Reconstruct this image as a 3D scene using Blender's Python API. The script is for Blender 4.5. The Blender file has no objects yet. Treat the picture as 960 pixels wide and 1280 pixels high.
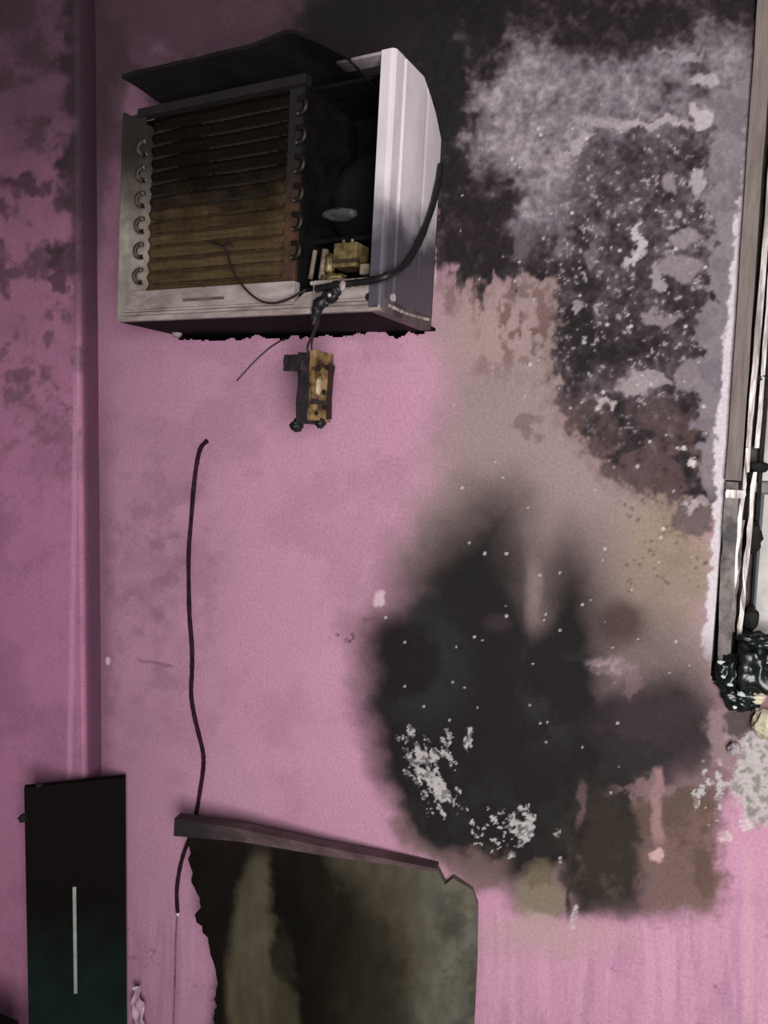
import bpy, bmesh, math, random
import numpy as np
from mathutils import Vector, Matrix, noise as mnoise

# ------------------------------------------------------------------ camera, world, lights
scene = bpy.context.scene
COL = scene.collection
FPX = 985.0                                   # focal length in pixels of the 960 x 1280 frame
EYE = 1.75
YAW, PITCH, ROLL = math.radians(22.9), math.radians(6.04), math.radians(1.7)
CAM = np.array([0.0, -1.46, EYE])
_f = np.array([-math.sin(YAW)*math.cos(PITCH), math.cos(YAW)*math.cos(PITCH), -math.sin(PITCH)])
_r = np.array([math.cos(YAW), math.sin(YAW), 0.0])
_u = np.cross(_r, _f)
RX = _r*math.cos(ROLL) + _u*math.sin(ROLL)
RU = -_r*math.sin(ROLL) + _u*math.cos(ROLL)
RF = _f
cam_d = bpy.data.cameras.new('camera')
cam = bpy.data.objects.new('camera', cam_d)
COL.objects.link(cam)
cam_d.sensor_fit = 'VERTICAL'
cam_d.sensor_height = 36.0
cam_d.lens = FPX/1280.0*36.0
cam_d.clip_start = 0.02
m = Matrix.Identity(4)
for i in range(3):
    m[i][0], m[i][1], m[i][2], m[i][3] = RX[i], RU[i], -RF[i], CAM[i]
cam.matrix_world = m
scene.camera = cam

world = bpy.data.worlds.new('world')
scene.world = world
world.use_nodes = True
world.node_tree.nodes['Background'].inputs[0].default_value = (0.86, 0.90, 1.0, 1)
world.node_tree.nodes['Background'].inputs[1].default_value = 0.16

def area_light(name, loc, target, sx, sy, power, color):
    l = bpy.data.lights.new(name, 'AREA')
    l.shape = 'RECTANGLE'; l.size = sx; l.size_y = sy
    l.energy = power; l.color = color
    o = bpy.data.objects.new(name, l)
    COL.objects.link(o)
    o.location = loc
    d = Vector(target) - Vector(loc)
    o.rotation_euler = d.to_track_quat('-Z', 'Y').to_euler()
    return o
# daylight from the open doorway behind and to the right of the photographer
area_light('doorway_daylight', (0.66, -2.25, 1.50), (-0.55, 0.0, 1.40), 0.9, 1.5, 80, (1.0, 0.975, 0.97))

vs = scene.view_settings
vs.view_transform = 'Standard'; vs.look = 'None'; vs.gamma = 1.0; vs.use_curve_mapping = False
vs.exposure = 0.0

# ------------------------------------------------------------------ image pixel projection helpers
def ray(px, py):
    return RX*((px-480.0)/FPX) - RU*((py-640.0)/FPX) + RF
def at(px, py, y=0.0):
    """point on the plane 'y metres from the back wall' seen at a photo position"""
    d = ray(px, py)
    return Vector(CAM + d*((y-CAM[1])/d[1]))
def on_plane(px, py, p0, n):
    d = ray(px, py)
    t = float(np.dot(np.array(p0)-CAM, n)/np.dot(d, n))
    return Vector(CAM + d*t)
def image_coords(P):
    """wall points -> image pixel coordinates, projected through the camera"""
    V = np.asarray(P) - CAM
    z = V @ RF
    return 480.0 + FPX*(V @ RX)/z, 640.0 - FPX*(V @ RU)/z

# ------------------------------------------------------------------ materials
def s2l(c):
    return tuple(((v/255.0)/12.92 if v/255.0 <= .04045 else ((v/255.0+.055)/1.055)**2.4) for v in c)
MATS = {}
def mat(name, col, rough=0.6, metal=0.0, col2=None, scale=30.0, contrast=0.5, bump=0.0, bscale=80.0,
        stretch=(1, 1, 1), soot=None, spec=0.5, attr=None):
    """noise-mottled material; soot = (axis, start, end, colour, noise amount): a smoke stain over object coordinates"""
    if name in MATS: return MATS[name]
    M = bpy.data.materials.new(name); M.use_nodes = True
    nt = M.node_tree; N = nt.nodes; L = nt.links
    b = N['Principled BSDF']
    b.inputs['Roughness'].default_value = rough
    b.inputs['Metallic'].default_value = metal
    b.inputs['Specular IOR Level'].default_value = spec
    tc = N.new('ShaderNodeTexCoord')
    mp = N.new('ShaderNodeMapping'); mp.inputs['Scale'].default_value = stretch
    L.new(tc.outputs['Object'], mp.inputs[0])
    nz = N.new('ShaderNodeTexNoise'); nz.inputs['Scale'].default_value = scale; nz.inputs['Detail'].default_value = 6
    nz.inputs['Roughness'].default_value = 0.65
    L.new(mp.outputs[0], nz.inputs['Vector'])
    rp = N.new('ShaderNodeValToRGB')
    c1 = s2l(col) + (1,); c2 = s2l(col2 if col2 else [v*0.75 for v in col]) + (1,)
    rp.color_ramp.elements[0].position = 0.5 - 0.5*(1-contrast)*0.5
    rp.color_ramp.elements[1].position = 0.5 + 0.5*(1-contrast)*0.5
    rp.color_ramp.elements[0].color = c2; rp.color_ramp.elements[1].color = c1
    L.new(nz.outputs['Fac'], rp.inputs[0])
    out = rp.outputs[0]
    if attr:
        at_ = N.new('ShaderNodeAttribute'); at_.attribute_name = attr
        mx = N.new('ShaderNodeMix'); mx.data_type = 'RGBA'; mx.blend_type = 'MULTIPLY'
        mx.inputs[0].default_value = 1.0
        L.new(at_.outputs['Color'], mx.inputs[6]); L.new(out, mx.inputs[7]); out = mx.outputs[2]
    if soot:
        ax, s0, s1, sc, na = soot
        sp = N.new('ShaderNodeSeparateXYZ'); L.new(tc.outputs['Object'], sp.inputs[0])
        n2 = N.new('ShaderNodeTexNoise'); n2.inputs['Scale'].default_value = 14; n2.inputs['Detail'].default_value = 5
        L.new(tc.outputs['Object'], n2.inputs['Vector'])
        ma = N.new('ShaderNodeMath'); ma.operation = 'MULTIPLY_ADD'
        L.new(n2.outputs['Fac'], ma.inputs[0]); ma.inputs[1].default_value = na
        L.new(sp.outputs[ax], ma.inputs[2])
        mr = N.new('ShaderNodeMapRange'); mr.interpolation_type = 'SMOOTHSTEP'
        mr.inputs[1].default_value = s0 + na*0.5; mr.inputs[2].default_value = s1 + na*0.5
        L.new(ma.outputs[0], mr.inputs[0])
        mx = N.new('ShaderNodeMix'); mx.data_type = 'RGBA'
        L.new(mr.outputs[0], mx.inputs[0]); L.new(out, mx.inputs[6]); mx.inputs[7].default_value = s2l(sc) + (1,)
        out = mx.outputs[2]
    L.new(out, b.inputs['Base Color'])
    if bump:
        n3 = N.new('ShaderNodeTexNoise'); n3.inputs['Scale'].default_value = bscale; n3.inputs['Detail'].default_value = 4
        L.new(mp.outputs[0], n3.inputs['Vector'])
        bp = N.new('ShaderNodeBump'); bp.inputs['Strength'].default_value = bump; bp.inputs['Distance'].default_value = 0.004
        L.new(n3.outputs['Fac'], bp.inputs['Height']); L.new(bp.outputs[0], b.inputs['Normal'])
    MATS[name] = M
    return M

# ------------------------------------------------------------------ mesh helpers
def link(name, me, material, parent=None):
    o = bpy.data.objects.new(name, me)
    COL.objects.link(o)
    if material: me.materials.append(material)
    if parent: o.parent = parent
    return o
def finish(name, bm, material, parent=None, smooth=False, bevel=0.0):
    if bevel:
        bmesh.ops.bevel(bm, geom=[e for e in bm.edges], offset=bevel, segments=2, affect='EDGES', profile=.7)
    bmesh.ops.recalc_face_normals(bm, faces=bm.faces)
    me = bpy.data.meshes.new(name); bm.to_mesh(me); bm.free()
    if smooth:
        for p in me.polygons: p.use_smooth = True
    return link(name, me, material, parent)
def bx(bm, x0, x1, y0, y1, z0, z1):
    v = [bm.verts.new(p) for p in ((x0,y0,z0),(x1,y0,z0),(x1,y1,z0),(x0,y1,z0),(x0,y0,z1),(x1,y0,z1),(x1,y1,z1),(x0,y1,z1))]
    for f in ((3,2,1,0),(4,5,6,7),(0,1,5,4),(1,2,6,5),(2,3,7,6),(3,0,4,7)):
        bm.faces.new([v[i] for i in f])
    return v
def box(name, x0, x1, y0, y1, z0, z1, material, parent=None, bevel=0.0):
    bm = bmesh.new(); bx(bm, x0, x1, y0, y1, z0, z1)
    return finish(name, bm, material, parent, bevel=bevel)
def spline(pts, n=8):
    pts = [Vector(p) for p in pts]; out = []
    for i in range(len(pts)-1):
        p0 = pts[max(i-1, 0)]; p1 = pts[i]; p2 = pts[i+1]; p3 = pts[min(i+2, len(pts)-1)]
        for k in range(n):
            t = k/n
            out.append(0.5*((2*p1)+(p2-p0)*t+(2*p0-5*p1+4*p2-p3)*t*t+(3*p1-p0-3*p2+p3)*t**3))
    out.append(pts[-1]); return out
def tube_bm(bm, pts, r, seg=8, cap=True, wob=0.0, seed=0):
    rnd = random.Random(seed)
    t0 = (pts[1]-pts[0]).normalized()
    nrm = t0.orthogonal().normalized(); rings = []
    for i, p in enumerate(pts):
        t = (pts[min(i+1, len(pts)-1)] - pts[max(i-1, 0)]).normalized()
        nrm = (nrm - t*nrm.dot(t)).normalized(); b = t.cross(nrm)
        rr = (r[i] if isinstance(r, (list, tuple)) else r)*(1+wob*(rnd.random()*2-1))
        rings.append([bm.verts.new(p + (nrm*math.cos(a)+b*math.sin(a))*rr) for a in [2*math.pi*k/seg for k in range(seg)]])
    for a, b in zip(rings, rings[1:]):
        for k in range(seg):
            bm.faces.new((a[k], a[(k+1) % seg], b[(k+1) % seg], b[k]))
    if cap:
        bm.faces.new(rings[0]); bm.faces.new(rings[-1])
def tube(name, pts, r, material, parent=None, n=8, seg=8, wob=0.0, seed=0):
    bm = bmesh.new(); P = spline(pts, n) if n > 1 else [Vector(p) for p in pts]
    tube_bm(bm, P, r, seg, True, wob, seed)
    return finish(name, bm, material, parent, smooth=True)
def blob(name, c, rad, material, parent=None, seed=0, rough=0.35, freq=2.2, sub=3, smooth=True):
    bm = bmesh.new(); bmesh.ops.create_icosphere(bm, subdivisions=sub, radius=1.0)
    for v in bm.verts:
        k = 1 + rough*mnoise.fractal(v.co*freq + Vector((seed*7.3, seed*3.1, 0)), 1.0, 2.0, 3)
        v.co = Vector((v.co.x*rad[0]*k, v.co.y*rad[1]*k, v.co.z*rad[2]*k)) + Vector(c)
    return finish(name, bm, material, parent, smooth=smooth)
def prism(name, outline, thick, material, parent=None):
    """outline: points of a planar polygon, extruded along its normal by thick (vector)"""
    bm = bmesh.new(); th = Vector(thick)
    a = [bm.verts.new(Vector(p)) for p in outline]; b = [bm.verts.new(Vector(p)+th) for p in outline]
    bm.faces.new(a); bm.faces.new(b[::-1])
    n = len(a)
    for i in range(n): bm.faces.new((a[i], b[i], b[(i+1) % n], a[(i+1) % n]))
    bmesh.ops.triangulate(bm, faces=[f for f in bm.faces if len(f.verts) > 4])
    return finish(name, bm, material, parent)
def empty(name, loc=(0, 0, 0)):
    o = bpy.data.objects.new(name, None); COL.objects.link(o); o.location = loc
    o.empty_display_size = 0.05
    return o
def tag(o, label=None, cat=None, group=None, kind=None):
    if label: o['label'] = label
    if cat: o['category'] = cat
    if group: o['group'] = group
    if kind: o['kind'] = kind
    return o

# ------------------------------------------------------------------ noise and stains laid out in image pixels (numpy)
def vnoise(u, v, seed):
    T = np.random.default_rng(seed).random((256, 256))
    iu = np.floor(u).astype(int); iv = np.floor(v).astype(int)
    fu = u-iu; fv = v-iv
    fu = fu*fu*(3-2*fu); fv = fv*fv*(3-2*fv)
    a = T[iu & 255, iv & 255]; b = T[(iu+1) & 255, iv & 255]
    c = T[iu & 255, (iv+1) & 255]; d = T[(iu+1) & 255, (iv+1) & 255]
    return (a*(1-fu)+b*fu)*(1-fv)+(c*(1-fu)+d*fu)*fv
def fbm(u, v, scale, seed, octv=5, gain=0.55):
    s = 0.0; amp = 1.0; tot = 0.0; f = 1.0/scale
    for k in range(octv):
        s = s + amp*vnoise(u*f+17.3*k, v*f+5.1*k, seed*31+k); tot += amp; amp *= gain; f *= 2.03
    return np.clip((s/tot-0.5)*1.9+0.5, 0, 1)
def ss(a, b, x):
    t = np.clip((x-a)/(b-a), 0, 1); return t*t*(3-2*t)
def poly_sd(u, v, pts):
    """signed distance, positive inside"""
    d = np.full(u.shape, 1e9); inside = np.zeros(u.shape, bool)
    n = len(pts)
    for i in range(n):
        ax, ay = pts[i]; bx_, by_ = pts[(i+1) % n]
        ex, ey = bx_-ax, by_-ay
        wx, wy = u-ax, v-ay
        t = np.clip((wx*ex+wy*ey)/(ex*ex+ey*ey), 0, 1)
        d = np.minimum(d, (wx-ex*t)**2+(wy-ey*t)**2)
        c = ((ay > v) != (by_ > v))
        with np.errstate(divide='ignore', invalid='ignore'):
            inside ^= c & (u < (bx_-ax)*(v-ay)/(by_-ay+1e-9)+ax)
    d = np.sqrt(d)
    return np.where(inside, d, -d)
def ell(u, v, c, r, ang=0.0):
    ca, sa = math.cos(ang), math.sin(ang)
    x = (u-c[0])*ca+(v-c[1])*sa; y = -(u-c[0])*sa+(v-c[1])*ca
    return np.sqrt((x/r[0])**2+(y/r[1])**2)
def line_d(u, v, pts):
    d = np.full(u.shape, 1e9)
    for (ax, ay), (bx_, by_) in zip(pts, pts[1:]):
        ex, ey = bx_-ax, by_-ay
        t = np.clip(((u-ax)*ex+(v-ay)*ey)/(ex*ex+ey*ey), 0, 1)
        d = np.minimum(d, np.hypot(u-ax-ex*t, v-ay-ey*t))
    return d

PINK = (197, 147, 170)
def paint(u, v):
    """pigment (linear rgb) and relief height of the scorched wall over image pixel coordinates u, v"""
    col = np.empty(u.shape+(3,)); col[...] = s2l(PINK)
    rel = np.zeros(u.shape)
    n1 = fbm(u, v, 60, 1); n2 = fbm(u, v, 22, 2); n3 = fbm(u, v, 9, 3); n4 = fbm(u, v, 140, 4); n5 = fbm(u, v, 5, 5, 3)
    n6 = fbm(u, v, 34, 6)
    wu = u + (n1-.5)*46 + (n2-.5)*22; wv = v + (fbm(u, v, 60, 7)-.5)*46 + (fbm(u, v, 22, 8)-.5)*22
    wu2 = u + (n2-.5)*24 + (n3-.5)*12; wv2 = v + (fbm(u, v, 22, 9)-.5)*24 + (fbm(u, v, 9, 10)-.5)*12
    def mix(c, a):
        a = np.clip(a, 0, 1)[..., None]
        col[...] = col*(1-a)+np.array(s2l(c))*a
    # paint mottling, smudges, vertical brush and run marks in the lower part
    mix((170, 120, 148), ss(.45, .85, n1)*.35)
    mix((206, 156, 178), ss(.5, .9, n4)*.35)
    streak = fbm(u*6, v*.55, 60, 11)
    mix((168, 128, 150), ss(.5, .8, streak)*.45*ss(1080, 1180, v))
    mix((214, 165, 190), ss(.55, .85, fbm(u*7, v*.5, 60, 12))*.4*ss(1080, 1180, v))
    mix((120, 84, 100), ss(.83, .9, n3)*ss(.5, .7, n1)*.5*ss(1120, 1170, v))
    g = ss(1.0, .2, ell(u, v, (190, 720), (130, 260)))
    mix((150, 112, 130), g*ss(.2, .9, n6)*.5)
    mix((150, 108, 130), ss(330, 120, u)*.35)
    mix((128, 94, 110), g*ss(.5, .9, n2)*.4)
    mix((130, 88, 104), ss(3, .5, line_d(wu2*.15+u*.85, wv2*.15+v*.85, [(172, 824), (215, 832)]))*.6)
    mix((170, 130, 146), ss(1.0, .3, ell(u, v, (400, 500), (260, 140)))*ss(.4, .8, n1)*.35)
    # smoke high in the inner corner and above / left of the appliance
    cb = ss(26, 4, np.abs(wu*.5+u*.5-118+ (v-500)*.004))
    mix((48, 40, 46), cb*(.88*ss(430, 120, v)+.1))
    mix((110, 74, 92), ss(150, 128, u + (n2-.5)*16)*.5*ss(420, 620, v))  # shade of the inner corner painted into the pink, below the smoke
    mix((74, 56, 64), ss(580, 420, u)*ss(230, 50, v+(n1-.5)*90)*.93)  # smoke, deepened at top left to paint in the light's falloff
    mix((84, 62, 74), ss(150, 60, v+(n4-.5)*60)*ss(590, 470, u)*ss(.3, .75, n2)*.5)
    mix((88, 62, 74), ss(185, 135, u)*ss(520, 200, v)*.6*(.6+.4*n2))
    mix((64, 52, 58), ss(1.0, .35, ell(wu, wv, (140, 110), (38, 120)))*.5)
    # beige heat haze right of centre
    hz = poly_sd(wu*.4+u*.6, wv*.4+v*.6, [(548, 350), (700, 330), (890, 560), (905, 800), (880, 930), (700, 800), (560, 740), (520, 690), (545, 600), (566, 480)])
    mix((152, 135, 129), ss(-55, 40, hz)*.92)
    mix((172, 146, 143), ss(1.1, .3, ell(u, v, (600, 410), (80, 80)))*.7)
    mix((152, 134, 114), ss(1.1, .3, ell(wu, wv, (820, 700), (85, 120)))*.8)
    mix((128, 110, 86), ss(1.1, .3, ell(wu, wv, (850, 690), (36, 90)))*ss(.4, .7, n2)*.45)
    mix((138, 122, 112), ss(1.2, .3, ell(wu, wv, (790, 740), (90, 80)))*.55)
    # crusted soot in the upper right: one wash field from black crust to washed lilac plaster
    fing = fbm(u, v*.32, 15, 23, 4)
    up = poly_sd(wu2*.5+u*.5, wv2*.4+v*.6+(fing-.5)*64*ss(300, 350, v)*ss(700, 670, u), [(530, 40), (560, -60), (990, -60), (990, 560), (915, 650), (850, 628), (770, 600), (715, 540), (694, 480), (692, 352), (540, 352)])
    mix((112, 90, 88), ss(-30, 6, up + (n3-.5)*24)*.45)
    zone = ss(-5, 9, up+(n3-.5)*14)
    li = poly_sd(wu2*.6+u*.4, wv2*.6+v*.4, [(648, 48), (700, 62), (760, 86), (800, 74), (860, 40), (945, 30), (945, 340), (886, 330), (884, 158), (800, 160), (748, 168), (722, 214), (706, 262), (676, 296), (646, 282), (640, 226), (600, 206), (582, 170), (600, 120)])
    lm = ss(-26, 22, li)
    mid = ss(1.2, .7, ell(u, v, (790, 340), (105, 210)))
    w_ = .18 + .50*lm + .13*mid*(1-lm)
    w_ = w_ - .16*ss(1.2, .5, ell(wu, wv, (588, 268), (62, 84))) - .13*ss(1.2, .5, ell(wu, wv, (700, 390), (56, 66))) - .12*ss(1.2, .5, ell(wu, wv, (780, 440), (60, 40)))
    w_ = w_ - .22*lm*ss(1.1, .4, ell(wu, wv, (850, 105), (60, 34))) + .08*lm*ss(1.1, .3, ell(wu, wv, (665, 130), (60, 80)))
    w_ = w_ - .24*ss(75, 15, v+(n1-.5)*40)*ss(.25, .65, n6)
    w_ = w_ + (n2-.5)*.27 + (n3-.5)*.28 + (n5-.5)*.18 + (n6-.5)*.16*mid
    ramp = [(0.0, (29, 27, 28)), (.14, (42, 38, 41)), (.28, (64, 57, 61)), (.42, (88, 80, 85)), (.58, (116, 108, 114)), (.74, (138, 130, 135)), (.95, (172, 164, 167))]
    cr = np.stack([np.interp(w_, [r_[0] for r_ in ramp], [s2l(r_[1])[k] for r_ in ramp]) for k in range(3)], -1)
    za = (zone*.97)[..., None]; col[...] = col*(1-za)+cr*za
    mix((100, 78, 76), zone*ss(430, 560, v+(n1-.5)*90)*.62*ss(.25, .6, n2+.1))
    # brown runs below the crust
    run = ss(.5, .68, fbm(u, v*.4, 17, 24, 4)*.65+n3*.35)
    mix((112, 88, 84), run*ss(352, 372, v)*ss(500, 420, v)*ss(590, 620, wu)*ss(702, 680, u)*.85)
    mix((126, 102, 98), run*ss(340, 356, v)*ss(412, 380, v)*ss(548, 560, u)*ss(702, 680, u)*.8)
    mix((112, 88, 84), ss(1.25, .55, ell(wu2, wv2, (664, 532), (18, 12)))*.6)
    # dark smoke at the very top and against the appliance
    mix((34, 32, 33), ss(78, 14, v+(n2-.5)*36)*ss(340, 430, wu)*ss(672, 600, wu)*.95)
    mix((34, 32, 33), ss(1.25, .7, ell(wu2, wv2, (480, 50), (110, 62)))*.94)
    mix((38, 36, 37), ss(1.25, .7, ell(wu2, wv2, (548, 110), (30, 90)))*.9)
    mix((38, 36, 37), ss(1.2, .5, ell(wu2, wv2, (560, 130), (26, 100)))*.85)
    mix((176, 166, 170), zone*ss(.72, .8, n5)*ss(.55, .66, n3)*ss(90, 140, v)*mid*.7)
    # smooth plaster strip beside the window frame
    st = poly_sd(wu2, wv2, [(892, 120), (960, 60), (960, 830), (896, 830), (888, 640), (868, 590), (872, 440), (884, 330), (886, 200)])
    sm = ss(-5, 6, st+(n3-.5)*10)
    mix((138, 130, 135), sm*ss(640, 600, v)*.85)
    mix((114, 106, 112), sm*ss(640, 600, v)*ss(.5, .8, n2)*.7)
    mix((96, 84, 84), ss(1.1, .7, ell(wu2, wv2, (874, 648), (26, 28)))*.85)
    mix((150, 138, 140), ss(1.15, .8, ell(wu2, wv2, (874, 632), (13, 8)))*.9)
    # named pale chips: (u, v, ru, rv, tilt)
    for (cx, cy, rx_, ry_, t, a, c) in (
            (822, 399, 22, 10, 0, .85, (142, 132, 134)), (796, 486, 20, 14, -.3, .9, (160, 148, 150)), (812, 472, 26, 8, .1, .85, (158, 146, 150)),
            (798, 302, 5, 22, .15, .95, (190, 182, 186)), (790, 326, 14, 5, -.4, .9, (186, 178, 182)), (876, 148, 13, 12, 0, .9, (196, 187, 190)),
            (815, 153, 52, 4, 0, .85, (180, 170, 174)), (760, 152, 26, 8, .2, .8, (170, 160, 165)), (722, 182, 22, 5, -.6, .85, (178, 168, 172)),
            (704, 200, 9, 6, .3, .8, (172, 162, 166)), (858, 296, 16, 12, 0, .8, (150, 141, 146)), (850, 335, 26, 16, 0, .8, (146, 136, 141)),
            (838, 225, 10, 14, 0, .7, (160, 150, 155)), (875, 225, 7, 18, 0, .85, (176, 168, 172)), (822, 350, 5, 18, 0, .8, (168, 158, 162)),
            (724, 382, 7, 6, 0, .8, (160, 150, 154)), (756, 510, 5, 6, 0, .85, (180, 168, 168)), (862, 470, 16, 18, .3, .75, (140, 130, 134)),
            (885, 100, 16, 10, 0, .8, (186, 178, 182)), (862, 72, 16, 5, -.5, .7, (160, 152, 158)), (850, 68, 28, 4, .2, .7, (158, 150, 156)), (740, 320, 9, 16, 0, .6, (128, 119, 125)),
            (860, 580, 6, 5, 0, .9, (206, 194, 190)), (852, 560, 4, 3, 0, .9, (206, 194, 190)), (870, 634, 12, 5, .5, .8, (176, 160, 158)), (705, 300, 7, 24, 0, .6, (120, 112, 118)), (655, 300, 12, 26, 0, .6, (110, 102, 108))):
        q = ss(1.25, .8, ell(wu2*.6+u*.4, wv2*.6+v*.4, (cx, cy), (rx_, ry_), t)); mix(c, q*a); rel -= q*.0006
    # white lime edge against the frame
    fx = np.interp(v, [0, 300, 600, 830], [944, 925, 905, 892])
    wd = np.interp(v, [0, 200, 300, 420, 560, 640, 700, 800, 840], [0, 1, 7, 11, 14, 9, 10, 14, 6])
    we = ss(-2.5, 1.5, u-(fx-wd+(n3-.5)*9))*ss(60, 300, v)*ss(850, 800, v)
    mix((212, 203, 207), we*.95); rel -= we*.001
    # the great black burn with its two tongues
    bu = u+(n1-.5)*14+(n2-.5)*8; bv = v+(n6-.5)*14
    hz2 = poly_sd(bu, bv, [(596, 580), (640, 584), (664, 660), (700, 640), (735, 650), (770, 740), (905, 830), (905, 1000), (880, 1140), (700, 1150), (600, 1110), (500, 1060), (470, 960), (450, 860), (445, 790), (490, 720), (545, 640)])
    sw = np.interp(v, [560, 760, 900, 1000], [85, 50, 26, 18])
    mix((106, 92, 90), ss(-1, 1, hz2/sw)*.85*ss(520, 680, v))
    mix((92, 64, 76), ss(-30, 12, hz2)*.6*ss(740, 800, v)*ss(640, 520, u)*ss(1050, 960, v))
    core = poly_sd(bu, bv, [(598, 628), (640, 624), (652, 680), (662, 776), (676, 780), (692, 712), (714, 684), (732, 716), (742, 778), (752, 830), (756, 860), (850, 850), (892, 884), (900, 930), (860, 964), (806, 976), (796, 1130), (716, 1140), (703, 1084), (640, 1100), (584, 1080), (508, 1040), (488, 960), (470, 880), (461, 800), (474, 776), (506, 762), (536, 712), (566, 672)])
    sc = np.interp(v, [560, 680, 780, 880, 960, 1040], [70, 52, 24, 14, 12, 12])+ss(700, 780, u)*12
    cm = ss(-1.0, 1.0, core/sc)
    mix((27, 26, 26), cm*.97)
    mix((52, 54, 52), cm*ss(.35, .75, n1)*.55*ss(1.2, .4, ell(u, v, (530, 830), (70, 90))))
    mix((56, 56, 56), cm*ss(.3, .75, n6)*.5*ss(1.2, .4, ell(u, v, (690, 850), (50, 110))))
    mix((44, 46, 42), cm*ss(.4, .8, n2)*.5*ss(940, 1000, v))
    mix((158, 138, 134), ss(15, 1, np.abs(u-666-(n2-.5)*8))*ss(680, 720, v)*ss(815, 750, v)*.45)
    mix((70, 55, 57), ss(1.2, .3, ell(u, v, (622, 778), (22, 14)))*.5)
    # weaker, reddish soot to the right
    mix((70, 58, 61), ss(1.25, .4, ell(wu, wv, (830, 900), (80, 58)))*.6)
    mix((70, 56, 54), ss(1.3, .4, ell(wu*.3+u*.7, wv*.3+v*.7, (773, 782), (38, 36)))*.85)
    mix((48, 44, 46), ss(1.15, .6, ell(wu, wv, (790, 950), (42, 24)))*.7)
    mix((118, 94, 96), ss(-8, 22, u-885+(n2-.5)*40)*ss(850, 880, v)*ss(1010, 960, v)*.8)
    mix((162, 138, 144), (.35+.65*ss(.3, .6, n3))*ss(1.3, .4, ell(wu2*.45+u*.55, wv2*.45+v*.55, (764, 832), (30, 11), .15))*.85)
    mix((140, 112, 116), ss(1.2, .5, ell(wu2, wv2, (785, 855), (14, 20)))*.4)
    # lower fringe: olive, brown and bare pink runs
    mix((58, 51, 43), ss(1.25, .5, ell(wu2, wv2, (756, 1065), (48, 86)))*.75)
    mix((84, 74, 62), ss(.5, .75, n2)*ss(1.2, .5, ell(wu2, wv2, (760, 1095), (44, 46)))*.6)
    mix((58, 52, 46), ss(1.0, .5, ell(wu, wv, (860, 1010), (60, 36)))*.5)
    low = poly_sd(wu2, wv2, [(800, 985), (905, 985), (905, 1140), (800, 1145)])
    mix((116, 92, 84), ss(-14, 18, low)*.85)
    mix((84, 70, 58), ss(-10, 20, low)*ss(.4, .7, n6)*ss(1110, 1050, v)*.7)
    mix((94, 76, 66), ss(1.2, .5, ell(wu2, wv2, (880, 1082), (20, 34)))*.75)
    mix((96, 80, 72), ss(1.2, .5, ell(wu2, wv2, (845, 1005), (40, 26)))*.7)
    mix((130, 119, 100), ss(1.2, .65, ell(wu2*.4+u*.6, wv2*.4+v*.6, (674, 1120), (33, 40)))*.9)
    mix((186, 158, 156), ss(1.3, .3, ell(wu, wv, (668, 1160), (60, 24)))*.7)
    mix((96, 86, 66), ss(1.3, .5, ell(wu2, wv2, (676, 1092), (26, 12)))*.6)
    mix((182, 148, 148), ss(1.15, .8, ell(u, v, (690, 1175), (120, 26)))*.4)
    mix((118, 98, 92), ss(-14, 10, -np.abs(v-1092)+20+(n2-.5)*30)*ss(560, 590, u)*ss(650, 620, u)*.8)
    mix((104, 84, 74), ss(16, 2, np.abs(core+8))*ss(470, 500, u)*ss(600, 560, u)*ss(1000, 1040, v)*.5)
    pc = ss(10, 3, np.abs(wu2*.3+u*.7-821))*ss(955, 965, v)*ss(1065, 1040, v)
    mix((166, 130, 132), pc*.75)
    mix((140, 112, 114), ss(1.3, .3, ell(wu2, wv2, (812, 988), (44, 8)))*.6)
    mix((200, 164, 160), ss(1.2, .8, ell(wu2*.3+u*.7, wv2*.3+v*.7, (822, 1069), (8, 10)))*.9)
    mix((204, 160, 170), ss(10, 4, np.abs(u-935))*ss(1040, 1080, v)*.5)
    # black drips
    mix((54, 48, 44), ss(4, 1.5, np.abs(u-713-(n2-.5)*8-(v-1100)*-.02))*ss(1050, 1075, v)*ss(1160, 1130, v)*.9)
    mix((120, 96, 100), ss(7, 2, np.abs(u-725-(n2-.5)*12))*ss(970, 985, v)*ss(1045, 1020, v)*.5)
    # scraped bare plaster: white flake fields
    def flakes(c, r, ang, lo, colr=(184, 179, 178), a=.95, nn=None):
        nn_ = n3 if nn is None else nn
        q = ss(lo, lo+.05, nn_+ (1-ell(u, v, c, r, ang))*.55)*ss(1.25, 1.1, ell(u, v, c, r, ang))
        q = q*(.25+.75*ss(.3, .55, n5)); mix(colr, q*a); return q
    fl = fbm(u*1.3-v*.5, v*.9, 10, 21, 4, .7); fl2 = fbm(u, v, 10, 22, 4, .65)
    for q in (flakes((526, 948), (24, 40), -.45, .72, nn=fl), flakes((546, 985), (14, 36), -.5, .70, nn=fl), flakes((558, 936), (12, 26), -.3, .74, nn=fl), flakes((586, 924), (8, 14), 0, .82, nn=fl), flakes((556, 990), (38, 44), -.4, .98, nn=fl),
              flakes((648, 1040), (22, 34), .2, .96, nn=fl2), flakes((656, 1016), (13, 13), 0, .74, nn=fl2), flakes((662, 1036), (6, 16), 0, .72, nn=fl2), flakes((636, 1071), (15, 8), 0, .82, nn=fl2), flakes((692, 1040), (9, 7), 0, .7, nn=fl2),
              flakes((700, 1077), (4, 6), 0, .6), flakes((610, 1040), (50, 44), 0, 1.12, nn=n5), flakes((872, 998), (11, 22), 0, .82, nn=fl2), flakes((908, 1046), (10, 8), 0, .6, (205, 192, 184)), flakes((934, 1030), (9, 9), 0, .6, (210, 200, 196)),
              flakes((900, 985), (30, 60), 0, 1.02, nn=fl2), flakes((718, 1146), (4, 18), .08, .66, (206, 190, 194), .8)):
        rel -= q*.0008
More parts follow.
